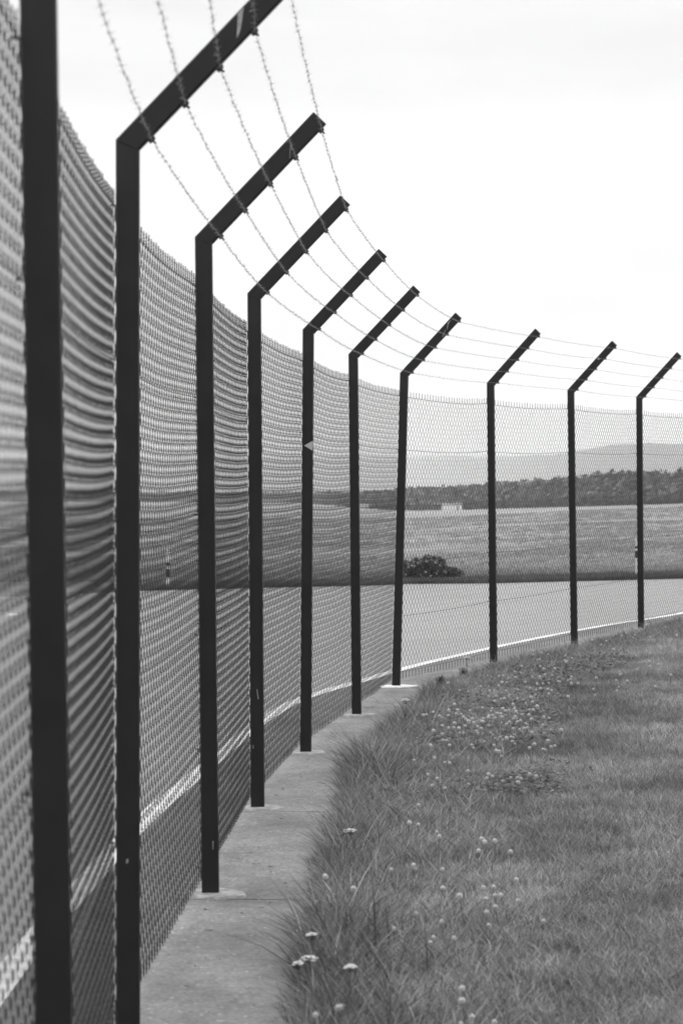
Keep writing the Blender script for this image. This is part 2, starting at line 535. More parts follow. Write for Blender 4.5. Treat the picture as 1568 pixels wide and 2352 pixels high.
clip_pos = np.zeros((N, 5, 3))
for i in range(N):
    rt = np.array([-nrm[i, 0], -nrm[i, 1], 0.0])          # right, towards the lawn
    dv = np.array([tan[i, 0], tan[i, 1], 0.0])
    f, t = foot[i], top[i]
    rootz = f + np.array([0, 0, -0.02])
    m225 = math.tan(R(22.7))
    mit = rt - np.array([0, 0, 1]) * m225                   # mitre plane across vector (right edge lower)
    weld = 0.0012
    po = bpy.data.objects.new('post', bar_mesh('post', [(rootz - fo, rt), (t - fo, mit)], None, dv, W, D, .004, M['paint']))
    link(po, fence)
    ad = rt * ARM_H + np.array([0, 0, ARM_V]); alen = np.linalg.norm(ad); ad /= alen
    perp = rt * ad[2] - np.array([0, 0, 1]) * (rt @ ad)      # right-down side of the arm
    start = t + np.array([0, 0, weld])
    am = bar_mesh('arm', [(start - fo, mit), (start + ad * alen - fo, perp)], None, dv, W, D, .004, M['paint'])
    arm = obj('arm', am, po)
    # weld bead along the mitre, on the face that looks at the camera
    a0 = t - dv * (D / 2 + .0005) - mit * W * .46 - fo; a1 = t - dv * (D / 2 + .0005) + mit * W * .46 - fo
    seg = np.linspace(0, 1, 12)[:, None]
    line = (a0 * (1 - seg) + a1 * seg)[None]
    v, q = tubes(line, dv, 0.0016 + rng.random((1, 12)) * .0008, 5)
    obj('weld_bead', np_mesh('weld_bead', v, q, [M['paint']]), po)
    # wire clips under the arm
    for k, s in enumerate((0.055, 0.185, 0.318, 0.452, 0.588)):
        c = start + ad * s + perp * (W / 2 + 0.008)
        clip_pos[i, k] = c
        parts = [box_vf(c - perp * .004 - fo, ad * .010, dv * .017, perp * .005)]
        th = np.linspace(0, 2 * np.pi, 11)
        loop = np.stack([c - fo + dv * (math.cos(a) * .012) + perp * (.003 + math.sin(a) * .008) for a in th])[None]
        parts.append(tubes(loop, ad, .0028, 5))
        v, q = merge(parts)
        bevel(obj('wire_clip', np_mesh('wire_clip', v, q, [M['clip']], smooth=True), po), .002)
    # ties holding the line wires and mesh to the back of the post
    for zz in (0.10, 0.535, 0.955, 1.395, 1.825, 2.235):
        u = zz / ZB
        c = f * (1 - u) + t * u
        loop = []
        for x, y in ((.2, .56), (-.35, .56), (-.53, .35), (-.56, 0), (-.60, -.3), (-.68, -.52), (-.74, -.30), (-.72, .1), (-.62, .3)):
            loop.append(c + rt * x * W + dv * y * D + np.array([0, 0, .003 * math.sin(x * 9 + i)]) - fo)
        v, q = tubes(np.array(loop)[None], (0, 0, 1), .0014, 4)
        obj('wire_tie', np_mesh('wire_tie', v, q, [M['pvc']]), po)

def decal(name, i, pts, mat, on_arm, parent_post, label=None):
    """thin chip or sticker standing 1 mm proud of the camera-side face. pts are (across, along) in metres"""
    rt = np.array([-nrm[i, 0], -nrm[i, 1], 0.0]); dv = np.array([tan[i, 0], tan[i, 1], 0.0])
    if on_arm:
        ad = rt * ARM_H + np.array([0, 0, ARM_V]); ad /= np.linalg.norm(ad)
        ac = rt * ad[2] - np.array([0, 0, 1]) * (rt @ ad); o0 = top[i]
    else:
        ax = top[i] - foot[i]; ad = ax / np.linalg.norm(ax); ac = rt; o0 = foot[i]
    th = .0008
    V, n = [], len(pts)
    for lift in (0.0003, th):
        for a, b in pts: V.append(tuple(o0 + ac * a + ad * b - dv * (D / 2 + lift) - fo))
    faces = [tuple(range(n, 2 * n)), tuple(range(n))[::-1]] + [(q, (q + 1) % n, n + (q + 1) % n, n + q) for q in range(n)]
    me = bpy.data.meshes.new(name); me.from_pydata(V, [], faces); me.materials.append(mat); me.update()
    o = obj(name, me, parent_post)
    if label: o['label'] = label
    return o
posts = [o for o in fence.children if o.name.startswith('post')]
posts.sort(key=lambda o: o.data.vertices[0].co.y)
P_ = lambda k: posts[k + 1]
decal('sticker', 5, [(W / 2 - .001, 1.75 + .028), (W / 2 - .001, 1.75 - .028), (-.018, 1.75 + .001)], M['sticker'], False, P_(4), 'pale triangular sticker')
decal('scratch', 2, [(-.028, .478), (-.028, .455), (.016, .405), (.006, .43)], M['chip'], True, P_(1))
decal('scratch', 3, [(-.012, .475), (-.011, .476), (.024, .435), (.023, .434)], M['chip'], True, P_(2))
decal('scratch', 7, [(-.018, .56), (-.022, .52), (.0, .50), (.014, .475), (.0, .49), (-.014, .525)], M['chip'], True, P_(6))
decal('scratch', 7, [(.0, .47), (.003, .472), (.026, .415), (.022, .414)], M['chip'], True, P_(6))
decal('scratch', 9, [(-.022, .405), (-.018, .425), (.006, .405), (-.01, .400)], M['chip'], True, P_(8))

decal('scratch', 2, [(-.004, .484), (.001, .486), (.002, .497), (-.003, .495)], M['chip'], False, P_(1))
decal('scratch', 4, [(.0, .56), (.004, .561), (.009, .515), (.006, .514)], M['chip'], False, P_(3))
decal('scratch', 4, [(-.02, .30), (-.017, .301), (-.016, .283), (-.019, .284)], M['chip'], False, P_(3))
decal('scratch', 3, [(.010, .20), (.014, .202), (.013, .17), (.011, .17)], M['chip'], False, P_(2))
# ---- woven mesh, one panel per bay, and line wires
PITCH = 0.0366
ROWS = 59
Z0 = 0.085
sags = [.012, .018, .024, .018, .018, .020, .016, .022, .020, .018, .018, .018]
bulge = [.003, .006, .008, .005, .004, .006, .003, .0, .003, .0, .003, .0]

def panel_map(i, u, z):
    """u in 0..1 along the bay, z height above the foot -> world point on the mesh plane"""
    u = np.asarray(u, float); z = np.asarray(z, float)
    fa, fb, ta, tb = foot[i], foot[i + 1], top[i], top[i + 1]
    za = (z / ZB)[..., None]
    A = fa + (ta - fa) * za; B = fb + (tb - fb) * za
    off = W / 2 + 0.007
    A = A + np.array([nrm[i, 0], nrm[i, 1], 0]) * off; B = B + np.array([nrm[i + 1, 0], nrm[i + 1, 1], 0]) * off
    uu = u[..., None]
    P = A * (1 - uu) + B * uu
    par = 4 * u * (1 - u)
    skew = par * (1 + 0.5 * (u - .5) * (1 if i % 2 else -1))
    hz = .35 + .65 * np.clip(z / 2.2, 0, 1)
    P[..., 2] -= sags[i] * skew * hz
    nn = np.array([nrm[i, 0] + nrm[i + 1, 0], nrm[i, 1] + nrm[i + 1, 1], 0]); nn /= np.linalg.norm(nn)
    wob = bulge[i] * par * (.6 + .4 * np.sin(z * 2.1 + i * 1.7)) + .0004 * np.sin(u * 9 + i) * np.sin(z * 5 + i) * par
    P = P + nn * wob[..., None]
    P[..., 2] += .0005 * np.sin(u * 11 + i * 2 + z * .8) * par
    return P, nn

for i in range(N - 1):
    Lb = np.linalg.norm(foot[i + 1] - foot[i])
    Mw = int(round(Lb / PITCH)); Mw += Mw % 2
    pu = 1.0 / Mw
    # rows of nodes; each node is two points so that the wires pass in front and behind each other
    kk = np.arange(ROWS + 1)
    zk = Z0 + (2.245 - Z0) * kk / ROWS
    w = np.arange(Mw)
    sgn = np.where((w[:, None] + kk[None, :]) % 2 == 0, 1.0, -1.0)     # M,K
    e = 0.0034
    uc = (w[:, None] + .5) * pu + rng.normal(0, .0002, (Mw, 1)) / Lb
    amp = (pu * .5 + 0.0009 / Lb)
    U = np.repeat(uc + sgn * amp, 2, axis=1)
    Z = np.stack([zk - e, zk + e], 1).reshape(-1)[None, :].repeat(Mw, 0) + rng.normal(0, .0004, (Mw, 1))
    dep = np.stack([sgn, -sgn], 2).reshape(Mw, -1) * .0018
    # twisted ends: short barbs above the top line wire and below the bottom one
    jit = rng.normal(0, .003, (Mw // 2 + 1,))[(w + 1) // 2 % (Mw // 2 + 1)]
    tops_z = np.stack([zk[-1] + .014 + 0 * w, zk[-1] + .024 + 0 * w, zk[-1] + .037 + jit], 1)
    side = sgn[:, -1]
    edge_u = uc[:, 0] + side * pu * .5
    tops_u = np.stack([edge_u + side * .0016 / Lb, edge_u - side * .0016 / Lb, edge_u + (side * .003 + jit) / Lb], 1)
    bots_z = np.stack([zk[0] - .037 + jit, zk[0] - .024 + 0 * w, zk[0] - .014 + 0 * w], 1)
    side0 = sgn[:, 0]; edge0 = uc[:, 0] + side0 * pu * .5
    bots_u = np.stack([edge0 + (side0 * .003 + jit) / Lb, edge0 - side0 * .0016 / Lb, edge0 + side0 * .0016 / Lb], 1)
    U = np.concatenate([bots_u, U, tops_u], 1); Z = np.concatenate([bots_z, Z, tops_z], 1)
    dep = np.concatenate([side0[:, None] * np.array([[.001, -.0016, .0016]]), dep, side[:, None] * np.array([[.0016, -.0016, .001]])], 1)
    P, nn = panel_map(i, U, Z)
    P = P + nn * dep[..., None]
    near = 1 if i < 8 else 0
    v, q = tubes(P - fo, nn, 0.00155, 4)
    o = obj('mesh_panel', np_mesh('mesh_panel', v, q, [M['pvc']]), fence)
for zz in (0.10, 0.535, 0.955, 1.395, 1.825, 2.235):
    pts = []
    for i in range(N - 1):
        u = np.linspace(0, 1, 17)[:-1]
        P, nn = panel_map(i, u, np.full_like(u, zz))
        pts.append(P - nn * .0055)
    P = np.concatenate(pts)[None] - fo
    v, q = tubes(P, (0, 0, 1), .00155, 5)
    obj('line_wire', np_mesh('line_wire', v, q, [M['pvc']]), fence)

# ---- five barbed wires strung under the arms
bw_sag = [.012, .016, .012, .010, .012, .010, .014, .010, .010, .012, .012, .012]
for k in range(5):
    C = []
    for i in range(N - 1):
        a, b = clip_pos[i, k] + np.array([0, 0, -.002]), clip_pos[i + 1, k] + np.array([0, 0, -.002])
        n = 260
        u = (np.arange(n) / n)[:, None]
        P = a * (1 - u) + b * u
        par = 4 * u[:, 0] * (1 - u[:, 0])
        P[:, 2] -= (bw_sag[i] + .004 * math.sin(i * 3 + k)) * par
        ph = rng.random(4) * 6.28
        kink = .0010 * np.sin(u[:, 0] * 40 + ph[0]) + .0007 * np.sin(u[:, 0] * 83 + ph[1])
        kinx = .0010 * np.sin(u[:, 0] * 37 + ph[2]) + .0007 * np.sin(u[:, 0] * 71 + ph[3])
        soft = np.clip(par * 4, 0, 1)
        P[:, 2] += kink * soft; P[:, 0] += kinx * soft
        if k == 4 and i == 3:                    # sharp V where the outer wire was spliced
            w = np.exp(-((u[:, 0] - .42) / .022) ** 2)
            P[:, 2] -= .03 * w; P[:, 0] += .012 * w
        C.append(P)
    C = np.concatenate(C)
    T = np.gradient(C, axis=0); T /= np.linalg.norm(T, axis=1, keepdims=True)
    A = np.cross(T, (0, 0, 1)); A /= np.linalg.norm(A, axis=1, keepdims=True); B = np.cross(A, T)
    s = np.concatenate([[0], np.cumsum(np.linalg.norm(np.diff(C, axis=0), axis=1))])
    ph = s / 0.045 * 2 * np.pi / 1.0
    st = []
    for sg in (0, np.pi):
        st.append(C + (np.cos(ph + sg)[:, None] * A + np.sin(ph + sg)[:, None] * B) * .0009)
    v, q = tubes(np.array(st) - fo, (0, 0, 1), .00048, 3)
    bwire = obj('barbed_wire', np_mesh('barbed_wire', v, q, [M['galv']]), fence)
    # barbs
    barbs = []
    pos = np.arange(.05, s[-1], .088)
    pos = pos + rng.normal(0, .006, len(pos))
    for p in pos:
        j = min(int(np.searchsorted(s, p)), len(C) - 2)
        c, t_, a_, b_ = C[j], T[j], A[j], B[j]
        th0 = rng.random() * 6.28
        # wrap coil
        th = np.linspace(0, 4 * np.pi, 9)
        wrap = np.stack([c + t_ * (-.006 + .012 * q_ / 8) + (a_ * math.cos(th0 + x) + b_ * math.sin(th0 + x)) * .0024 for q_, x in enumerate(th)])
        barbs.append((wrap, .0006))
        for m_ in range(4):
            th1 = th0 + m_ * 1.57 + rng.normal(0, .3)
            dr = a_ * math.cos(th1) + b_ * math.sin(th1) + t_ * rng.normal(0, .35)
            dr /= np.linalg.norm(dr)
            ln = .009 + rng.random() * .004
            off = t_ * (-.005 + .003 * m_)
            pts = np.stack([c + off + dr * ln * x for x in np.linspace(0.1, 1, 9)])
            barbs.append((pts, np.linspace(.0008, .0004, 9)))
    Pb = np.stack([b_[0] for b_ in barbs]); rb = np.stack([np.broadcast_to(b_[1], 9) for b_ in barbs])
    # straight prongs need few rings
    isw = np.array([q_ % 5 == 0 for q_ in range(len(barbs))])
    v1 = tubes(Pb[isw] - fo, T[0], rb[isw], 3)
    v2 = tubes(Pb[~isw][:, [0, 8]] - fo, (.31, .52, .79), rb[~isw][:, [0, 8]], 3)
    v, q = merge([v1, v2])
    o = obj('barbs', np_mesh('barbs', v, q, [M['galv']]), bwire); o['kind'] = 'stuff'

# ------------------------------------------------------------------ grass
hidden = bpy.data.collections.new('blade_sources')       # sources for the instanced clumps; not linked to the scene

def clump(name, nbl, rad, hmin, hmax, wid, lean, bend, mat, tones=(.6, 1.5), seed=0, lean_dir=None):
    r_ = np.random.default_rng(seed)
    V, F, Tn = [], [], []
    n = 0
    for b in range(nbl):
        a = r_.random() * 6.28; rr = rad * math.sqrt(r_.random())
        x0, y0 = rr * math.cos(a), rr * math.sin(a)
        h = hmin + (hmax - hmin) * r_.random() ** 1.2
        az = r_.random() * 6.28 if lean_dir is None or r_.random() < .35 else lean_dir + r_.normal(0, .6)
        ln = lean * (.3 + r_.random()); bd = bend * (.2 + r_.random() * 1.2)
        dx, dy = math.cos(az), math.sin(az)
        face = r_.random() * 6.28; fx, fy = math.cos(face), math.sin(face)
        w = wid * (.6 + .7 * r_.random())
        tone = tones[0] + (tones[1] - tones[0]) * r_.random() ** 1.6
        S = 4
        for s in range(S):
            t = s / (S - 1)
            out_ = h * (ln * t + bd * t * t)
            z = h * (t - .35 * bd * t * t) * math.sqrt(max(.15, 1 - min(ln, .8) ** 2))
            ww = w * (1 - t) ** .7 if s < S - 1 else 0
            cx, cy = x0 + dx * out_, y0 + dy * out_
            if s < S - 1:
                V += [(cx - fx * ww / 2, cy - fy * ww / 2, z), (cx + fx * ww / 2, cy + fy * ww / 2, z)]; Tn += [tone, tone]
            else:
                V.append((cx, cy, z)); Tn.append(tone)
        for s in range(S - 2):
            q = n + s * 2
            F.append((q, q + 1, q + 3)); F.append((q, q + 3, q + 2))
        q = n + (S - 2) * 2
        F.append((q, q + 1, q + 2)); n += (S - 1) * 2 + 1
    me = np_mesh(name, V, F, [mat], smooth=True)
    at = me.attributes.new('tone', 'FLOAT', 'POINT'); at.data.foreach_set('value', np.array(Tn, np.float32))
    o = bpy.data.objects.new(name, me); hidden.objects.link(o)
    return o

def clover_clump(name, seed, mat):
    r_ = np.random.default_rng(seed)
    V, F, Tn = [], [], []
    for b in range(12):
        a = r_.random() * 6.28; rr = .045 * math.sqrt(r_.random()); x0, y0 = rr * math.cos(a), rr * math.sin(a)
        h = .018 + .03 * r_.random(); tone = .6 + .9 * r_.random()
        tx, ty = r_.normal(0, .3, 2)
        for lf in range(3):
            th = lf * 2.094 + a
            n = len(V)
            lr = .0042 + .0022 * r_.random()
            cx, cy = x0 + math.cos(th) * lr * 1.05, y0 + math.sin(th) * lr * 1.05
            for k_ in range(6):
                p = k_ * math.pi / 3
                dx, dy = math.cos(p) * lr, math.sin(p) * lr
                V.append((cx + dx, cy + dy, h + tx * (cx + dx - x0) + ty * (cy + dy - y0))); Tn.append(tone)
            F += [(n, n + 1, n + 2), (n, n + 2, n + 3), (n, n + 3, n + 4), (n, n + 4, n + 5)]
    me = np_mesh(name, V, F, [mat], smooth=False)
    at = me.attributes.new('tone', 'FLOAT', 'POINT'); at.data.foreach_set('value', np.array(Tn, np.float32))
    o = bpy.data.objects.new(name, me); hidden.objects.link(o)
    return o

def scatter(name, pts, rotz, scale, variants, which, label=None, cat=None):
    """one 'stuff' object: points that carry instanced clumps"""
    me = bpy.data.meshes.new(name)
    n = len(pts)
    me.vertices.add(n); me.vertices.foreach_set('co', np.asarray(pts, np.float32).ravel())
    for nm, ty, dat in (('rz', 'FLOAT', rotz), ('sc', 'FLOAT', scale), ('pick', 'INT', which)):
        at = me.attributes.new(nm, ty, 'POINT'); at.data.foreach_set('value', np.asarray(dat, np.float32 if ty == 'FLOAT' else np.int32))
    me.update()
    o = obj(name, me)
    ng = bpy.data.node_groups.new(name + '_nodes', 'GeometryNodeTree')
    ng.interface.new_socket('Geometry', in_out='INPUT', socket_type='NodeSocketGeometry')
    ng.interface.new_socket('Geometry', in_out='OUTPUT', socket_type='NodeSocketGeometry')
    nd, lk = ng.nodes, ng.links
    gi = nd.new('NodeGroupInput'); go = nd.new('NodeGroupOutput')
    jn = nd.new('GeometryNodeJoinGeometry')
    for v in reversed(variants):
        oi = nd.new('GeometryNodeObjectInfo'); oi.inputs['Object'].default_value = v
        try: oi.inputs['As Instance'].default_value = True
        except Exception: pass
        lk.new(oi.outputs['Geometry'], jn.inputs[0])
    ip = nd.new('GeometryNodeInstanceOnPoints'); ip.inputs['Pick Instance'].default_value = True
    def attr(nm, ty):
        a = nd.new('GeometryNodeInputNamedAttribute'); a.data_type = ty; a.inputs[0].default_value = nm
        return [s for s in a.outputs if s.enabled and s.name == 'Attribute'][0]
    cb = nd.new('ShaderNodeCombineXYZ'); lk.new(attr('rz', 'FLOAT'), cb.inputs['Z'])
    lk.new(gi.outputs[0], ip.inputs['Points']); lk.new(jn.outputs[0], ip.inputs['Instance'])
    lk.new(attr('pick', 'INT'), ip.inputs['Instance Index'])
    lk.new(cb.outputs[0], ip.inputs['Rotation'])
    cs = nd.new('ShaderNodeCombineXYZ'); sc_ = attr('sc', 'FLOAT')
    for ax in 'XYZ': lk.new(sc_, cs.inputs[ax])
    lk.new(cs.outputs[0], ip.inputs['Scale'])
    lk.new(ip.outputs[0], go.inputs[0])
    md = o.modifiers.new('scatter', 'NODES'); md.node_group = ng
    tag(o, label, cat, kind='stuff')
    return o

lawn_v = [clump('lawn_clump', 32, .055, .028, .070, .0034, .38, .6, M['lawn'], (.4, 1.9), seed=s) for s in range(6)] + [clump('lawn_clump', 20, .05, .03, .075, .0034, .5, .7, M['lawn'], (1.2, 2.9), seed=99)]
clov_v = [clover_clump('clover_clump', 50 + s, M['clover']) for s in range(4)]
mid_v = [clump('mid_clump', 20, .05, .05, .12, .0046, .4, .7, M['long'], (.35, 2.0), seed=20 + s) for s in range(5)]
long_v = [clump('long_clump', 14, .035, .06, .21, .0058, .5, .5, M['long'], (.3, 1.8), seed=40 + s, lean_dir=math.pi) for s in range(6)]

G_off_y = [0, 6.5, 9, 10.7, 13.3, 16, 18, 19.4, 21, 23, 30]
G_off_v = [.47, .45, .385, .385, .335, .30, .33, .30, .20, .18, .18]
Gl, Gc = offset_line(lambda y: np.interp(y, G_off_y, G_off_v))
def xedge(y): return np.interp(y, Gl[:, 1], Gl[:, 0])
# lawn points: everything the lens can see, and a margin to both sides of it
def lawn_points(dens, y0, y1, seed):
    r_ = np.random.default_rng(seed)
    n = int(dens * (y1 - y0) * 6)
    y = y0 + (y1 - y0) * r_.random(n); xe = xedge(y)
    x = xe + 6 * r_.random(n)
    keep = x < y * .1412 + .9
    return x[keep], y[keep]
def pnoise(x, y, s, seed):
    r_ = np.random.default_rng(seed); out_ = np.zeros_like(x)
    for _ in range(7):
        a = r_.random() * 6.28; f = s * (.6 + r_.random() * 1.2)
        out_ += np.sin((x * math.cos(a) + y * math.sin(a) * .7) * f + r_.random() * 6.28)
    return out_ / 3.0
xs_, ys_ = [], []
for dens, a, b, sd_ in ((520, 4.6, 12, 1), (430, 12, 20, 2), (330, 20, 33, 3)):
    x, y = lawn_points(dens, a, b, sd_); xs_.append(x); ys_.append(y)
x = np.concatenate(xs_); y = np.concatenate(ys_)
rr_ = np.random.default_rng(5)
dx = x - xedge(y)
z = gz(x, y) - .012
hs = .85 + .25 * pnoise(x, y, 3.0, 11) + .25 * rr_.random(len(x)); hs = np.clip(hs, .55, 1.5)
scatter('lawn_grass', np.column_stack([x, y, z]), rr_.random(len(x)) * 6.28, hs, lawn_v, rr_.integers(0, 7, len(x)),
        'short mown grass of the lawn beside the fence', 'grass')
print('lawn clumps', len(x))
# rougher, longer growth towards the concrete
sel = (dx < .25 + .55 * rr_.random(len(x)) + .15 * pnoise(x, y, 2.0, 3)) & (rr_.random(len(x)) < .5)
xm, ym = x[sel], y[sel]
scatter('rough_grass', np.column_stack([xm, ym, gz(xm, ym) - .012]), rr_.random(len(xm)) * 6.28, .7 + .6 * rr_.random(len(xm)), mid_v,
        rr_.integers(0, 5, len(xm)), 'uncut rough grass between lawn and concrete strip', 'grass')
# long blades hanging over the edge
n = 4200
yl = 4.8 + 27 * rr_.random(n) ** 1.1
xl = xedge(yl) + np.abs(rr_.normal(0, .11, n)) + .02
dens_ = .6 + .5 * pnoise(xl, yl, 3.2, 9)
keep = rr_.random(n) < np.clip(dens_, .15, 1)
xl, yl = xl[keep], yl[keep]
sl = np.clip(.75 + .3 * pnoise(xl, yl, 2.3, 8) + .35 * rr_.random(len(xl)), .4, 1.5) * np.interp(yl, [5, 9, 12, 18, 22], [.78, .95, 1.0, .75, .62]) * np.where(rr_.random(len(yl)) < .07, 1.5, 1.0)
scatter('long_edge_grass', np.column_stack([xl, yl, gz(xl, yl) - .008]), rr_.normal(0, 1.5, len(xl)), sl, long_v,
        rr_.integers(0, 6, len(xl)), 'long grass blades overhanging the concrete strip', 'grass')
# clover leaves
n = 5200
yc = 5 + 24 * rr_.random(n); xc = xedge(yc) + .1 + 1.6 * rr_.random(n) ** 1.4
keep = (yc > 11.5) & (yc < 21) & (xc - xedge(yc) < 1.1) & (pnoise(xc, yc, 2.6, 21) > -.3)
xc, yc = xc[keep], yc[keep]
scatter('clover_leaves', np.column_stack([xc, yc, gz(xc, yc) - .004]), rr_.random(len(xc)) * 6.28, .8 + .5 * rr_.random(len(xc)), clov_v,
        rr_.integers(0, 4, len(xc)), 'patches of clover leaves growing through the rough grass', 'clover')

# verge beyond the asphalt: darker uncut grass
vg = [clump('verge_clump', 30, .14, .06, .20, .011, .4, .6, M['verge'], (.7, 1.25), seed=80 + s) for s in range(4)]
n = 15000
xv = -4 + 17 * rr_.random(n); dv_ = 9 * rr_.random(n) ** 1.8
yv = edge_y(xv) + .08 + dv_
keepv = (rr_.random(n) < np.interp(xv, [-4, -2.6, -1], [0, .5, 1]))
xv, yv, dv_ = xv[keepv], yv[keepv], dv_[keepv]
scatter('verge_grass', np.column_stack([xv, yv, gz(xv, yv) - .05]), rr_.random(len(xv)) * 6.28, np.interp(dv_, [0, 2, 6, 9], [.9, .6, .3, .12]) * (.7 + .5 * rr_.random(len(xv))),
        vg, rr_.integers(0, 4, len(xv)), 'dark uncut grass along the far edge of the asphalt', 'grass')

# low tufts that roughen the airfield meadow
M['tuft'] = grass_mat('meadow_tufts', 0.30, 0.35, pscale=.12)
tf = [clump('tuft_clump', 26, .22, .04, .13, .016, .5, .6, M['tuft'], (.6, 1.6), seed=120 + s) for s in range(4)]
n = 26000
yt = 43 + 330 * rr_.random(n) ** 1.7
at_ = -.16 + .34 * rr_.random(n); xt = at_ * yt
kt = (pnoise(xt, yt, .35, 77) + rr_.normal(0, .5, n) > -.1)
xt, yt = xt[kt], yt[kt]
scatter('meadow_grass', np.column_stack([xt, yt, gz(xt, yt) - .055]), rr_.random(len(xt)) * 6.28, (.6 + .7 * rr_.random(len(xt))) * np.interp(yt, [43, 120, 370], [.9, 1.1, 2.2]), tf,
        rr_.integers(0, 4, len(xt)), 'tufted grass of the airfield meadow beyond the asphalt', 'grass')

# ------------------------------------------------------------------ flowers
def set_tone(me, val):
    at = me.attributes.new('tone', 'FLOAT', 'POINT'); at.data.foreach_set('value', np.asarray(np.broadcast_to(val, len(me.vertices)), np.float32))

def clover_flower_mesh(seed):
    r_ = np.random.default_rng(seed)
    V, F, mi, tn = [], [], [], []
    h = .082 + .02 * r_.random(); R0 = .0096
    # florets pointing outwards over a ball
    for k_ in range(54):
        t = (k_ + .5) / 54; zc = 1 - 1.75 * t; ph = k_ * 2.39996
        rr = math.sqrt(max(0, 1 - zc * zc)); d = np.array([rr * math.cos(ph), rr * math.sin(ph), zc])
        s_ = np.cross(d, (0.1, .2, 1)); s_ /= np.linalg.norm(s_); u_ = np.cross(d, s_)
        c = np.array([0, 0, h]); b0 = c + d * R0 * .35; tip = c + d * R0 * (1 + .18 * r_.random()); mid = c + d * R0 * .8
        n_ = len(V)
        V += [b0, mid + s_ * .0019, tip, mid - s_ * .0019, mid + u_ * .0014]
        F += [(n_, n_ + 1, n_ + 2), (n_, n_ + 2, n_ + 3), (n_, n_ + 4, n_ + 2)]
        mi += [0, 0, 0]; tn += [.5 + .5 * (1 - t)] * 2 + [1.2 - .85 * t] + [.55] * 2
    sx, sy = r_.normal(0, .006, 2)
    P = np.array([[sx, sy, -.01], [sx * .6, sy * .6, h * .5], [0, 0, h]])[None]
    v, q = tubes(P, (1, 0, 0), .0009, 3)
    n_ = len(V); V += list(v)
    for a in q: F += [(a[0] + n_, a[1] + n_, a[2] + n_), (a[0] + n_, a[2] + n_, a[3] + n_)]; mi += [1, 1]
    tn += [1.0] * len(v)
    me = np_mesh('clover_flower', np.array(V), np.array(F), [M['petal'], M['stem']], smooth=False, midx=mi)
    set_tone(me, np.array(tn))
    return me
cfm = [clover_flower_mesh(s) for s in range(5)]
# head positions as read from the photograph (full-size pixels)
heads = []
def zz3(lst):
    for a, b in lst: heads.append((950 + a / 3.136, 1580 + b / 3.136))
zz3([(410, 640), (465, 668), (492, 664), (588, 655), (605, 658), (630, 652), (708, 650), (650, 675), (712, 685), (310, 692), (375, 690),
     (665, 728), (560, 745), (745, 735), (755, 762), (790, 775), (600, 790), (805, 685), (825, 692), (838, 680), (893, 660), (918, 640),
     (935, 645), (915, 682), (938, 700), (942, 715), (970, 650), (985, 660), (1030, 672), (1045, 690), (1060, 715), (1062, 730), (1092, 742),
     (1010, 735), (990, 738), (1118, 685), (1132, 728), (1150, 712), (1197, 783), (1248, 743), (1360, 783), (1330, 695), (1382, 800),
     (1030, 810), (1070, 798), (1075, 880), (1148, 832), (945, 825), (900, 838), (770, 820), (765, 830), (720, 910), (430, 803), (530, 870),
     (485, 912), (520, 922), (355, 910), (550, 802), (470, 755), (825, 880), (895, 912), (985, 885), (1010, 888), (1035, 880), (945, 985),
     (1175, 925), (1270, 928), (1315, 900), (1360, 910), (1277, 820), (870, 978), (965, 768),
     (630, 460), (690, 462), (540, 438), (855, 430), (848, 352), (920, 362), (943, 420), (962, 382), (985, 410), (935, 470), (995, 375),
     (1055, 355), (1060, 378), (1105, 342), (1075, 460), (1118, 398), (1183, 382), (1255, 394), (1270, 395), (1298, 430), (1300, 360),
     (1318, 362), (1352, 322), (1378, 398), (1415, 410), (1450, 392), (1532, 413), (1490, 398), (1498, 432), (1320, 500), (1312, 465),
     (1340, 470), (1510, 472), (1465, 545), (1215, 205), (1237, 233), (1326, 268), (1252, 292), (1465, 210), (1462, 228), (1500, 215),
     (1255, 180), (820, 485), (780, 470), (895, 565), (820, 520), (885, 510), (1005, 490), (1040, 500), (1060, 545), (1125, 530), (1120, 562),
     (940, 560), (990, 550), (1190, 545), (1195, 460), (1222, 455), (1240, 500), (1290, 325), (1445, 262)])
def zr6(lst):
    for a, b in lst: heads.append((700 + a / 1.557, 1650 + b / 1.557))
zr6([(560, 450), (613, 478), (663, 425), (628, 410), (813, 462), (815, 440), (830, 442), (867, 483), (896, 465), (928, 475), (940, 473),
     (975, 458), (988, 484), (925, 495), (765, 455), (735, 478), (748, 343), (860, 380), (970, 350), (1064, 342), (1020, 350), (1040, 335),
     (488, 655), (530, 655), (617, 668), (620, 707), (793, 722), (806, 732), (840, 733), (778, 755), (515, 805), (513, 825), (437, 820),
     (635, 832), (628, 900), (828, 893), (792, 882), (717, 955), (775, 955), (835, 937), (871, 942), (942, 927), (824, 995), (828, 1030),
     (596, 1070), (590, 1105), (447, 1048), (515, 1018), (1010, 1027), (790, 1015), (695, 1075), (288, 905), (535, 598), (510, 395),
     (600, 380), (238, 1347), (250, 1373), (130, 1398), (725, 1352), (727, 1385), (705, 1408), (847, 1396), (725, 1300), (640, 1020),
     (180, 870), (150, 928), (915, 850), (890, 780), (660, 515), (595, 500)])
def extra(n, x0, x1, y0, y1, sd_):
    r_ = np.random.default_rng(sd_)
    for _ in range(n): heads.append((x0 + (x1 - x0) * r_.random(), y0 + (y1 - y0) * r_.random()))
extra(46, 1110, 1360, 1765, 1850, 3); extra(34, 1290, 1690, 1600, 1740, 1); extra(12, 1500, 1700, 1565, 1610, 2)
cnt = 0
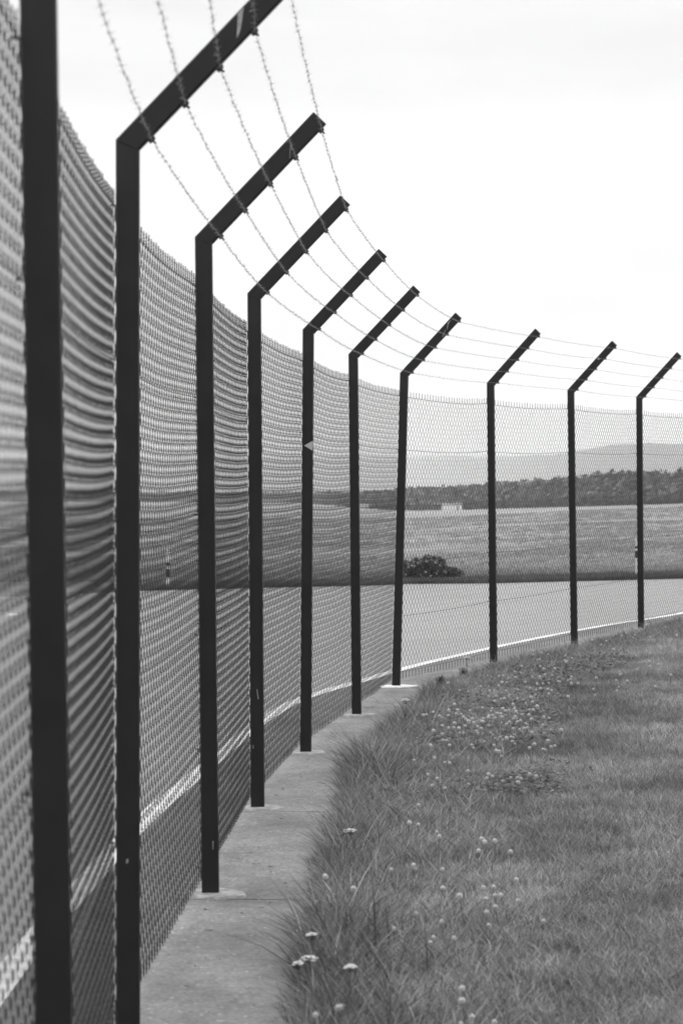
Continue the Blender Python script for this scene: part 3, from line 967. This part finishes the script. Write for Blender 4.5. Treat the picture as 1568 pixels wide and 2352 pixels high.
for k_, (fx, fy) in enumerate(heads):
    px, py = fx * .91855, fy * .91855
    x_, y_ = solve_ground(px, py, .088)
    if x_ < xedge(y_) + .01: continue
    o = bpy.data.objects.new('clover_flower', cfm[k_ % 5])
    o.location = (x_, y_, float(gz(x_, y_)) + .004)
    s_ = (.85 + .35 * random.random()) * (1.1 if y_ > 12.6 else 1); o.scale = (s_, s_, s_ * (.9 + .2 * random.random()))
    o.rotation_euler = (random.gauss(0, .12), random.gauss(0, .12), random.random() * 6.28)
    link(o)
    zone = ('blurred round white clover flower low in the nearest grass' if y_ < 9.3 else
            'round white clover flower scattered in the grass short of the dense flower patch' if y_ < 12.6 else
            'small white clover flower in the dense flower patch right of the leaning corner post' if y_ < 16.8 else
            'tiny white clover flower in the farthest grass near the posts after the corner')
    tag(o, zone, 'flower', 'white clover flowers in the grass')
    cnt += 1
print('clover flowers', cnt)

def umbel(px, d, h, dia, label, lean=(0, 0), seed=0):
    r_ = np.random.default_rng(seed)
    x0 = PX(px, d); z0 = float(gz(x0, d))
    dia *= .88
    root = empty('yarrow_flower', (x0, d, z0))
    tag(root, label, 'flower', 'tall flat-headed white flowers along the grass edge')
    tip = np.array([lean[0], lean[1], h])
    bend = tip * .55 + np.array([r_.normal(0, .008), 0, 0])
    P = np.array([[0, 0, -.01], tip * .3, bend, tip * .86])[None]
    parts = [tubes(P, (1, .1, 0), .0017, 5)]
    hub = tip * .86
    nb = 13
    fl = []
    for k_ in range(nb):
        rr = dia / 2 * math.sqrt((k_ + .3) / nb); ph = k_ * 2.4
        e_ = tip + np.array([rr * math.cos(ph), rr * math.sin(ph), -.4 * rr * rr / (dia / 2) + r_.normal(0, .001)])
        parts.append(tubes(np.array([hub, (hub + e_) / 2 + (e_ - hub) * .0 + np.array([rr * math.cos(ph) * .2, rr * math.sin(ph) * .2, 0]), e_])[None], (1, .2, .1), .0008, 3))
        for j in range(9):
            a = r_.random() * 6.28; q_ = dia * .15 * math.sqrt(r_.random())
            fl.append(e_ + np.array([q_ * math.cos(a), q_ * math.sin(a), .0015 + .0015 * r_.random()]))
    v, q = merge(parts)
    me = np_mesh('stem', v, q, [M['stem']]); set_tone(me, 1.0); obj('stem', me, root)
    V, F = [], []
    for c in fl:
        n_ = len(V)
        V.append(c + np.array([0, 0, .0012]))
        rot = r_.random() * 6.28
        for j in range(5):
            a = rot + j * 1.2566
            V.append(c + np.array([.0034 * math.cos(a), .0034 * math.sin(a), r_.normal(0, .0006)]))
        V.append(c - np.array([0, 0, .003]))
        for j in range(5):
            F += [(n_, n_ + 1 + j, n_ + 1 + (j + 1) % 5), (n_ + 6, n_ + 1 + (j + 1) % 5, n_ + 1 + j)]
    me = np_mesh('flower_head', np.array(V), np.array(F), [M['petal']], smooth=False); set_tone(me, .85); obj('flower_head', me, root)
    # a few feathery leaves low on the stem
    V, F = [], []
    for k_ in range(5):
        a = r_.random() * 6.28; z_ = h * (.05 + .12 * k_); L_ = .05
        d_ = np.array([math.cos(a), math.sin(a), .5]); d_ /= np.linalg.norm(d_); s_ = np.array([-math.sin(a), math.cos(a), 0])
        b0 = tip * (z_ / h)
        n_ = len(V)
        V += [b0, b0 + d_ * L_ * .5 + s_ * .005, b0 + d_ * L_, b0 + d_ * L_ * .5 - s_ * .005]
        F += [(n_, n_ + 1, n_ + 2), (n_, n_ + 2, n_ + 3)]
    me = np_mesh('leaf', np.array(V), np.array(F), [M['stem']], smooth=False); set_tone(me, .9); obj('leaf', me, root)
umbel(931, 14.7, .23, .058, 'tall white flat-topped flower on thin stem against the concrete near the leaning corner post', seed=1)
umbel(1072, 19.3, .165, .068, 'white flat-topped flower standing before the mesh between the corner post and the next post', seed=2)
umbel(805, 9.52, .15, .056, 'white domed flower head in the long grass near the fourth post foot', seed=3)
umbel(716, 7.25, .15, .036, 'small out-of-focus white flower, upper one of the cluster at the bottom of the grass edge', seed=4)
umbel(718, 6.99, .13, .060, 'widest blurred white flower head at the bottom of the grass edge', (-.01, 0), seed=5)
umbel(685, 6.80, .15, .034, 'small blurred white flower nearest to the concrete strip', seed=6)
umbel(805, 6.76, .15, .040, 'blurred white flower head, rightmost of the cluster at the bottom of the grass edge', seed=7)

def weed(px, d, h, w, label, seed):
    r_ = np.random.default_rng(seed)
    x0 = PX(px, d)
    V, F = [], []
    for k_ in range(60):
        a = r_.random() * 6.28; z_ = h * r_.random(); L_ = w * (.35 + .4 * r_.random()) * (1 - .5 * z_ / h)
        el = .9 + .5 * r_.random()
        d_ = np.array([math.cos(a) * math.cos(el), math.sin(a) * math.cos(el), math.sin(el)]); s_ = np.array([-math.sin(a), math.cos(a), 0])
        b0 = np.array([r_.normal(0, w * .12), r_.normal(0, w * .12), z_ * .7]); n_ = len(V)
        V += [b0, b0 + d_ * L_ * .4 + s_ * L_ * .16, b0 + d_ * L_, b0 + d_ * L_ * .4 - s_ * L_ * .16]
        F += [(n_, n_ + 1, n_ + 2), (n_, n_ + 2, n_ + 3)]
    me = np_mesh('weed', np.array(V), np.array(F), [M['bush']], smooth=False); set_tone(me, 1.5 + r_.random(len(me.vertices)))
    o = obj('weed', me); o.location = (x0, d, float(gz(x0, d)))
    tag(o, label, 'plant')
weed(1012, 18.0, .13, .14, 'dark bushy weed in the grass edge right of the corner post', 3)
weed(1064, 19.1, .11, .09, 'narrow dark upright weed below the mesh, just left of a white flat-topped flower', 4)

# bits of dry grass lying on the concrete
V, F = [], []
for k_ in range(1100):
    t = rr_.random() * (len(Gl) - 45); j = int(t)
    c0 = Lc[j] * (1 - (t - j)) + Lc[j + 1] * (t - j); c1 = Rc[j] * (1 - (t - j)) + Rc[j + 1] * (t - j)
    w_ = rr_.random() ** (1.0 if rr_.random() < .5 else .4)
    p = c0 * (1 - w_) + c1 * w_
    a = rr_.random() * 6.28; L_ = .006 + .03 * rr_.random() ** 2.5; z_ = float(gz(p[0], p[1])) + .0045
    d_ = np.array([math.cos(a), math.sin(a), 0]) * L_; s_ = np.array([-math.sin(a), math.cos(a), 0]) * .0016
    c = np.array([p[0], p[1], z_]); n_ = len(V)
    V += [c - s_, c + s_, c + d_ + s_ * .4 + np.array([0, 0, .004 * rr_.random()]), c + d_ - s_ * .4]
    F += [(n_, n_ + 1, n_ + 2), (n_, n_ + 2, n_ + 3)]
M['straw'] = grass_mat('dry_straw', 0.34, 0.2)
me = np_mesh('grass_clippings', np.array(V), np.array(F), [M['straw']], smooth=False); set_tone(me, np.repeat(.1 + 1.3 * rr_.random(len(me.vertices) // 4) ** 1.5, 4))
o = obj('grass_clippings', me); tag(o, 'scattered dry grass clippings lying on the concrete strip', 'debris', kind='stuff')

# ------------------------------------------------------------------ beyond the asphalt: shrub, marker posts
def shrub():
    x0, y0 = PX(975, 41.2), edge_y(np.array(PX(975, 41.2))) + 1.9
    y0 = float(y0); x0 = (984 - 784) * y0 / FPX
    root = empty('flowering_shrub', (x0, y0, float(gz(x0, y0))))
    tag(root, 'low dark rounded shrub with pale blossom on the far side of the asphalt', 'shrub')
    r_ = np.random.default_rng(12)
    def leaf_cloud(n, size, shell, mat, name, tmin, tmax):
        V, F, tn = [], [], []
        for _ in range(n):
            d_ = r_.normal(0, 1, 3); d_ /= np.linalg.norm(d_); d_[2] = abs(d_[2])
            lump = 1 + .07 * math.sin(d_[0] * 7 + 1) * math.cos(d_[1] * 5) + .05 * math.sin(d_[0] * 17 + d_[2] * 9)
            rr = (shell + (1 - shell) * r_.random() ** .5) * lump
            c = np.array([d_[0] * .60 * rr, d_[1] * .50 * rr, d_[2] * .37 * rr + .02])
            if d_[0] > .5: c[2] *= .72
            u_ = r_.normal(0, 1, 3); u_ /= np.linalg.norm(u_); w_ = np.cross(u_, r_.normal(0, 1, 3)); w_ /= np.linalg.norm(w_)
            s_ = size * (.6 + .8 * r_.random()); n_ = len(V); t = tmin + (tmax - tmin) * r_.random()
            V += [c - u_ * s_, c + w_ * s_ * .5, c + u_ * s_, c - w_ * s_ * .5]; tn += [t] * 4
            F += [(n_, n_ + 1, n_ + 2, n_ + 3)]
        me = np_mesh(name, np.array(V), np.array(F), [mat], smooth=False); set_tone(me, np.array(tn))
        return obj(name, me, root)
    leaf_cloud(5200, .022, .55, M['bush'], 'foliage', .4, 1.8)
    # blossom in small bunches
    V, F = [], []
    for _ in range(34):
        d_ = r_.normal(0, 1, 3); d_ /= np.linalg.norm(d_); d_[2] = abs(d_[2]); d_[1] = -abs(d_[1])
        c = np.array([d_[0] * .61, d_[1] * .51, d_[2] * .37 + .02])
        for _ in range(26):
            p = c + r_.normal(0, .012, 3); u_ = r_.normal(0, 1, 3); u_ /= np.linalg.norm(u_); w_ = np.cross(u_, (0, .3, 1)); w_ /= np.linalg.norm(w_)
            n_ = len(V); s_ = .008
            V += [p - u_ * s_, p + w_ * s_, p + u_ * s_, p - w_ * s_]; F += [(n_, n_ + 1, n_ + 2, n_ + 3)]
    me = np_mesh('blossom', np.array(V), np.array(F), [M['blossom']], smooth=False); set_tone(me, 1.0); obj('blossom', me, root)
    st = []
    for k_ in range(7):
        a = k_ * .9; e_ = np.array([.32 * math.cos(a), .26 * math.sin(a), .36])
        st.append(tubes(np.array([[0, 0, -.05], e_ * .45, e_])[None], (.2, 1, .1), np.array([[.012, .008, .003]]), 5))
    v, q = merge(st); me = np_mesh('branch', v, q, [M['stem']]); set_tone(me, .5); obj('branch', me, root)
shrub()

def marker(px, dy, h, r0, label, bands):
    y0 = 38.0
    for _ in range(20):
        x0 = PX(px, y0); y0 = float(edge_y(np.array(x0))) + dy
    z0 = float(gz(x0, y0)) - .03
    root = empty('marker_post', (x0, y0, z0)); tag(root, label, 'marker post')
    n = 14; ang = np.arange(n) * 2 * np.pi / n
    def cyl(z1, z2, r1, r2, mat, name, cap=True):
        V = [(r1 * math.cos(a), r1 * math.sin(a), z1) for a in ang] + [(r2 * math.cos(a), r2 * math.sin(a), z2) for a in ang] + [(0, 0, z2 + (.012 if cap else 0)), (0, 0, z1)]
        F = []
        for j in range(n):
            k2 = (j + 1) % n
            F += [(j, k2, n + k2), (j, n + k2, n + j), (n + j, n + k2, 2 * n), (k2, j, 2 * n + 1)]
        return obj(name, np_mesh(name, np.array(V), np.array(F), [mat], smooth=False), root)
    cyl(-.1, h, r0, r0 * .92, M['white'], 'shaft')
    for a, b in bands: cyl(h * a, h * b, r0 * 1.06, r0 * 1.06, M['black'], 'black_band', False)
marker(386, .9, .62, .032, 'black and white marker post beyond the asphalt, seen through mesh left of third post', [(.30, .52), (.60, .68)])
marker(1461.5, 1.6, .66, .03, 'black and white marker post half hidden behind the last fence post in view', [(.48, .66), (.72, .78)])

# ------------------------------------------------------------------ distance: woodland, low buildings, hazy ridge
def wood_dist(px): return np.interp(px, [-900, 700, 830, 900, 1568, 2600], [2600, 2300, 1300, 920, 620, 480])
def woodland():
    r_ = np.random.default_rng(31)
    V, F, tn = [], [], []
    px = -700.0
    crowns = []
    while px < 2350:
        D0 = float(wood_dist(px))
        topy = np.interp(px, [-700, 0, 800, 870, 930, 1000, 1100, 1250, 1400, 1568, 2300], [1136, 1137, 1137, 1127, 1121, 1116, 1111, 1098, 1082, 1076, 1062])
        for row in range(6):
            Dr = D0 + row * 9
            x0 = (px - 784 + r_.normal(0, 5)) * Dr / FPX
            zg = float(gz(x0, Dr))
            topz = EYE + (1141 - topy) * Dr / FPX
            H = (topz - zg) * (.42 + .13 * row + r_.normal(0, .035))
            if row == 5: H = (topz - zg) * (.95 + .06 * r_.random())
            crowns.append((x0, Dr, zg, max(H, 1.2), (2.2 + 2.2 * r_.random()) * D0 / 700 * (1 if D0 < 1200 else 1.6)))
        px += 9 + 7 * r_.random()
    c = np.array(crowns)
    per = 70
    n = len(c)
    d_ = r_.normal(0, 1, (n, per, 3)); d_ /= np.linalg.norm(d_, axis=2, keepdims=True)
    rad = .75 + .3 * r_.random((n, per, 1))
    cen = np.stack([c[:, 0], c[:, 1], c[:, 2] + c[:, 3] * .5], 1)[:, None]
    ext = np.stack([c[:, 4], c[:, 4], c[:, 3] * .5], 1)[:, None]
    Pn = cen + d_ * rad * ext
    u_ = r_.normal(0, 1, (n, per, 3)); u_ /= np.linalg.norm(u_, axis=2, keepdims=True)
    w_ = np.cross(u_, d_); w_ /= np.linalg.norm(w_, axis=2, keepdims=True) + 1e-9
    s_ = (.55 + .5 * r_.random((n, per, 1))) * (c[:, 4][:, None, None] / 3.2)
    Vv = np.stack([Pn - u_ * s_, Pn - w_ * s_, Pn + u_ * s_, Pn + w_ * s_], 2).reshape(-1, 3)
    Ff = np.arange(n * per * 4).reshape(-1, 4)
    tone = np.repeat((.6 + .7 * r_.random((n, 1)) + .35 * r_.random((n, per))).reshape(-1), 4)
    me = np_mesh('distant_woodland', Vv, Ff, [M['wood']], smooth=False); set_tone(me, tone)
    o = obj('distant_woodland', me); tag(o, 'dark belt of distant trees across the far side of the airfield', 'woodland', kind='stuff')
    print('crowns', n)
woodland()

def low_building(px0, px1, ytop, D0, label, name='low_building'):
    x0, x1 = PX(px0, D0), PX(px1, D0)
    xm = (x0 + x1) / 2; zg = float(gz(xm, D0)); w = (x1 - x0)
    h = EYE + (1141 - ytop) * D0 / FPX - zg
    root = empty(name, (xm, D0, zg)); tag(root, label, 'building')
    v, f = box_vf((0, 3, h * .45 - .3), (w / 2, 0, 0), (0, 3, 0), (0, 0, h * .45 + .3)); obj('wall', np_mesh('wall', v, f, [M['white']], smooth=False), root)
    e = h * .9
    V = [(-w / 2 - .2, -.2, e), (w / 2 + .2, -.2, e), (w / 2 + .2, 6.2, e), (-w / 2 - .2, 6.2, e), (-w / 2 - .2, 3, e + h * .22), (w / 2 + .2, 3, e + h * .22)]
    me = bpy.data.meshes.new('roof'); me.from_pydata(V, [], [(0, 1, 5, 4), (2, 3, 4, 5), (1, 2, 5), (3, 0, 4), (3, 2, 1, 0)]); me.materials.append(M['shedroof']); me.update()
    obj('roof', me, root)
    for k_ in range(1):
        v, f = box_vf((w * .28, -.03, h * .42), (w * .04, 0, 0), (0, .03, 0), (0, 0, h * .36)); obj('door', np_mesh('door', v, f, [M['shedroof']], smooth=False), root)
low_building(1016, 1060, 1158, 780, 'small bright white building low against the trees beyond the field')
low_building(822, 846, 1159, 830, 'pale low building glimpsed through the mesh left of the leaning corner post')

M['hill'] = grey_mat('far_hill_cover', 0.06, 0.9, 0.1, var=0.5, scale=.004, var2=.3, scale2=.02)
def ridge(name, prof, dist, thick, seed):
    r_ = np.random.default_rng(seed)
    pxs = np.linspace(prof[0][0], prof[-1][0], 260)
    ty = np.interp(pxs, [p[0] for p in prof], [p[1] for p in prof])
    k_ = np.ones(7) / 7; ty = np.convolve(np.pad(ty, 3, mode='edge'), k_, 'valid')
    dd = np.array([dist(p) for p in pxs])
    tw = EYE + (1141 - ty) * dd / FPX
    x0 = (pxs - 784) * dd / FPX
    rows = [(-.5, 0.0), (-.35, .3), (-.2, .62), (-.08, .88), (0, 1.0), (.2, .85), (.6, .3), (.9, 0)]
    V = []
    for o_, hh in rows:
        y = dd + o_ * thick
        x = x0 * y / dd
        nz_ = sum(np.sin(pxs * f_ + r_.random() * 6) for f_ in (.03, .07, .15)) * .01 * tw
        V.append(np.stack([x, y, -3 + (tw + 3 + nz_ * (1 if hh > .5 else .3)) * hh], -1))
    V = np.array(V); nr, nc = V.shape[:2]
    idx = np.arange(nr * nc).reshape(nr, nc)
    Q = np.stack([idx[:-1, :-1], idx[:-1, 1:], idx[1:, 1:], idx[1:, :-1]], -1).reshape(-1, 4)
    o = obj(name, np_mesh(name, V.reshape(-1, 3), Q, [M['hill']])); o['kind'] = 'structure'
ridge('hills', [(-1500, 1062), (0, 1052), (800, 1049), (1100, 1048), (1240, 1047), (1305, 1041), (1330, 1031), (1386, 1024), (1477, 1018), (1568, 1018), (1900, 1010), (3000, 1030)],
      lambda p: np.interp(p, [-1500, 900, 1300, 1568, 3000], [11500, 10500, 6800, 5200, 4300]), 900, 3)

# ------------------------------------------------------------------ haze
hm = bpy.data.materials.new('haze'); hm.use_nodes = True
hn, hl = hm.node_tree.nodes, hm.node_tree.links; hn.clear()
ho = hn.new('ShaderNodeOutputMaterial'); pv = hn.new('ShaderNodeVolumePrincipled')
pv.inputs['Color'].default_value = (1, 1, 1, 1); pv.inputs['Density'].default_value = 0.00017
pv.inputs['Anisotropy'].default_value = 0.0
hl.new(pv.outputs[0], ho.inputs['Volume'])
v, f = box_vf((0, 3490, 139), (9500, 0, 0), (0, 13000, 0), (0, 0, 143.5))
ho_ = obj('haze', np_mesh('haze', v, f, [hm], smooth=False)); ho_['kind'] = 'stuff'
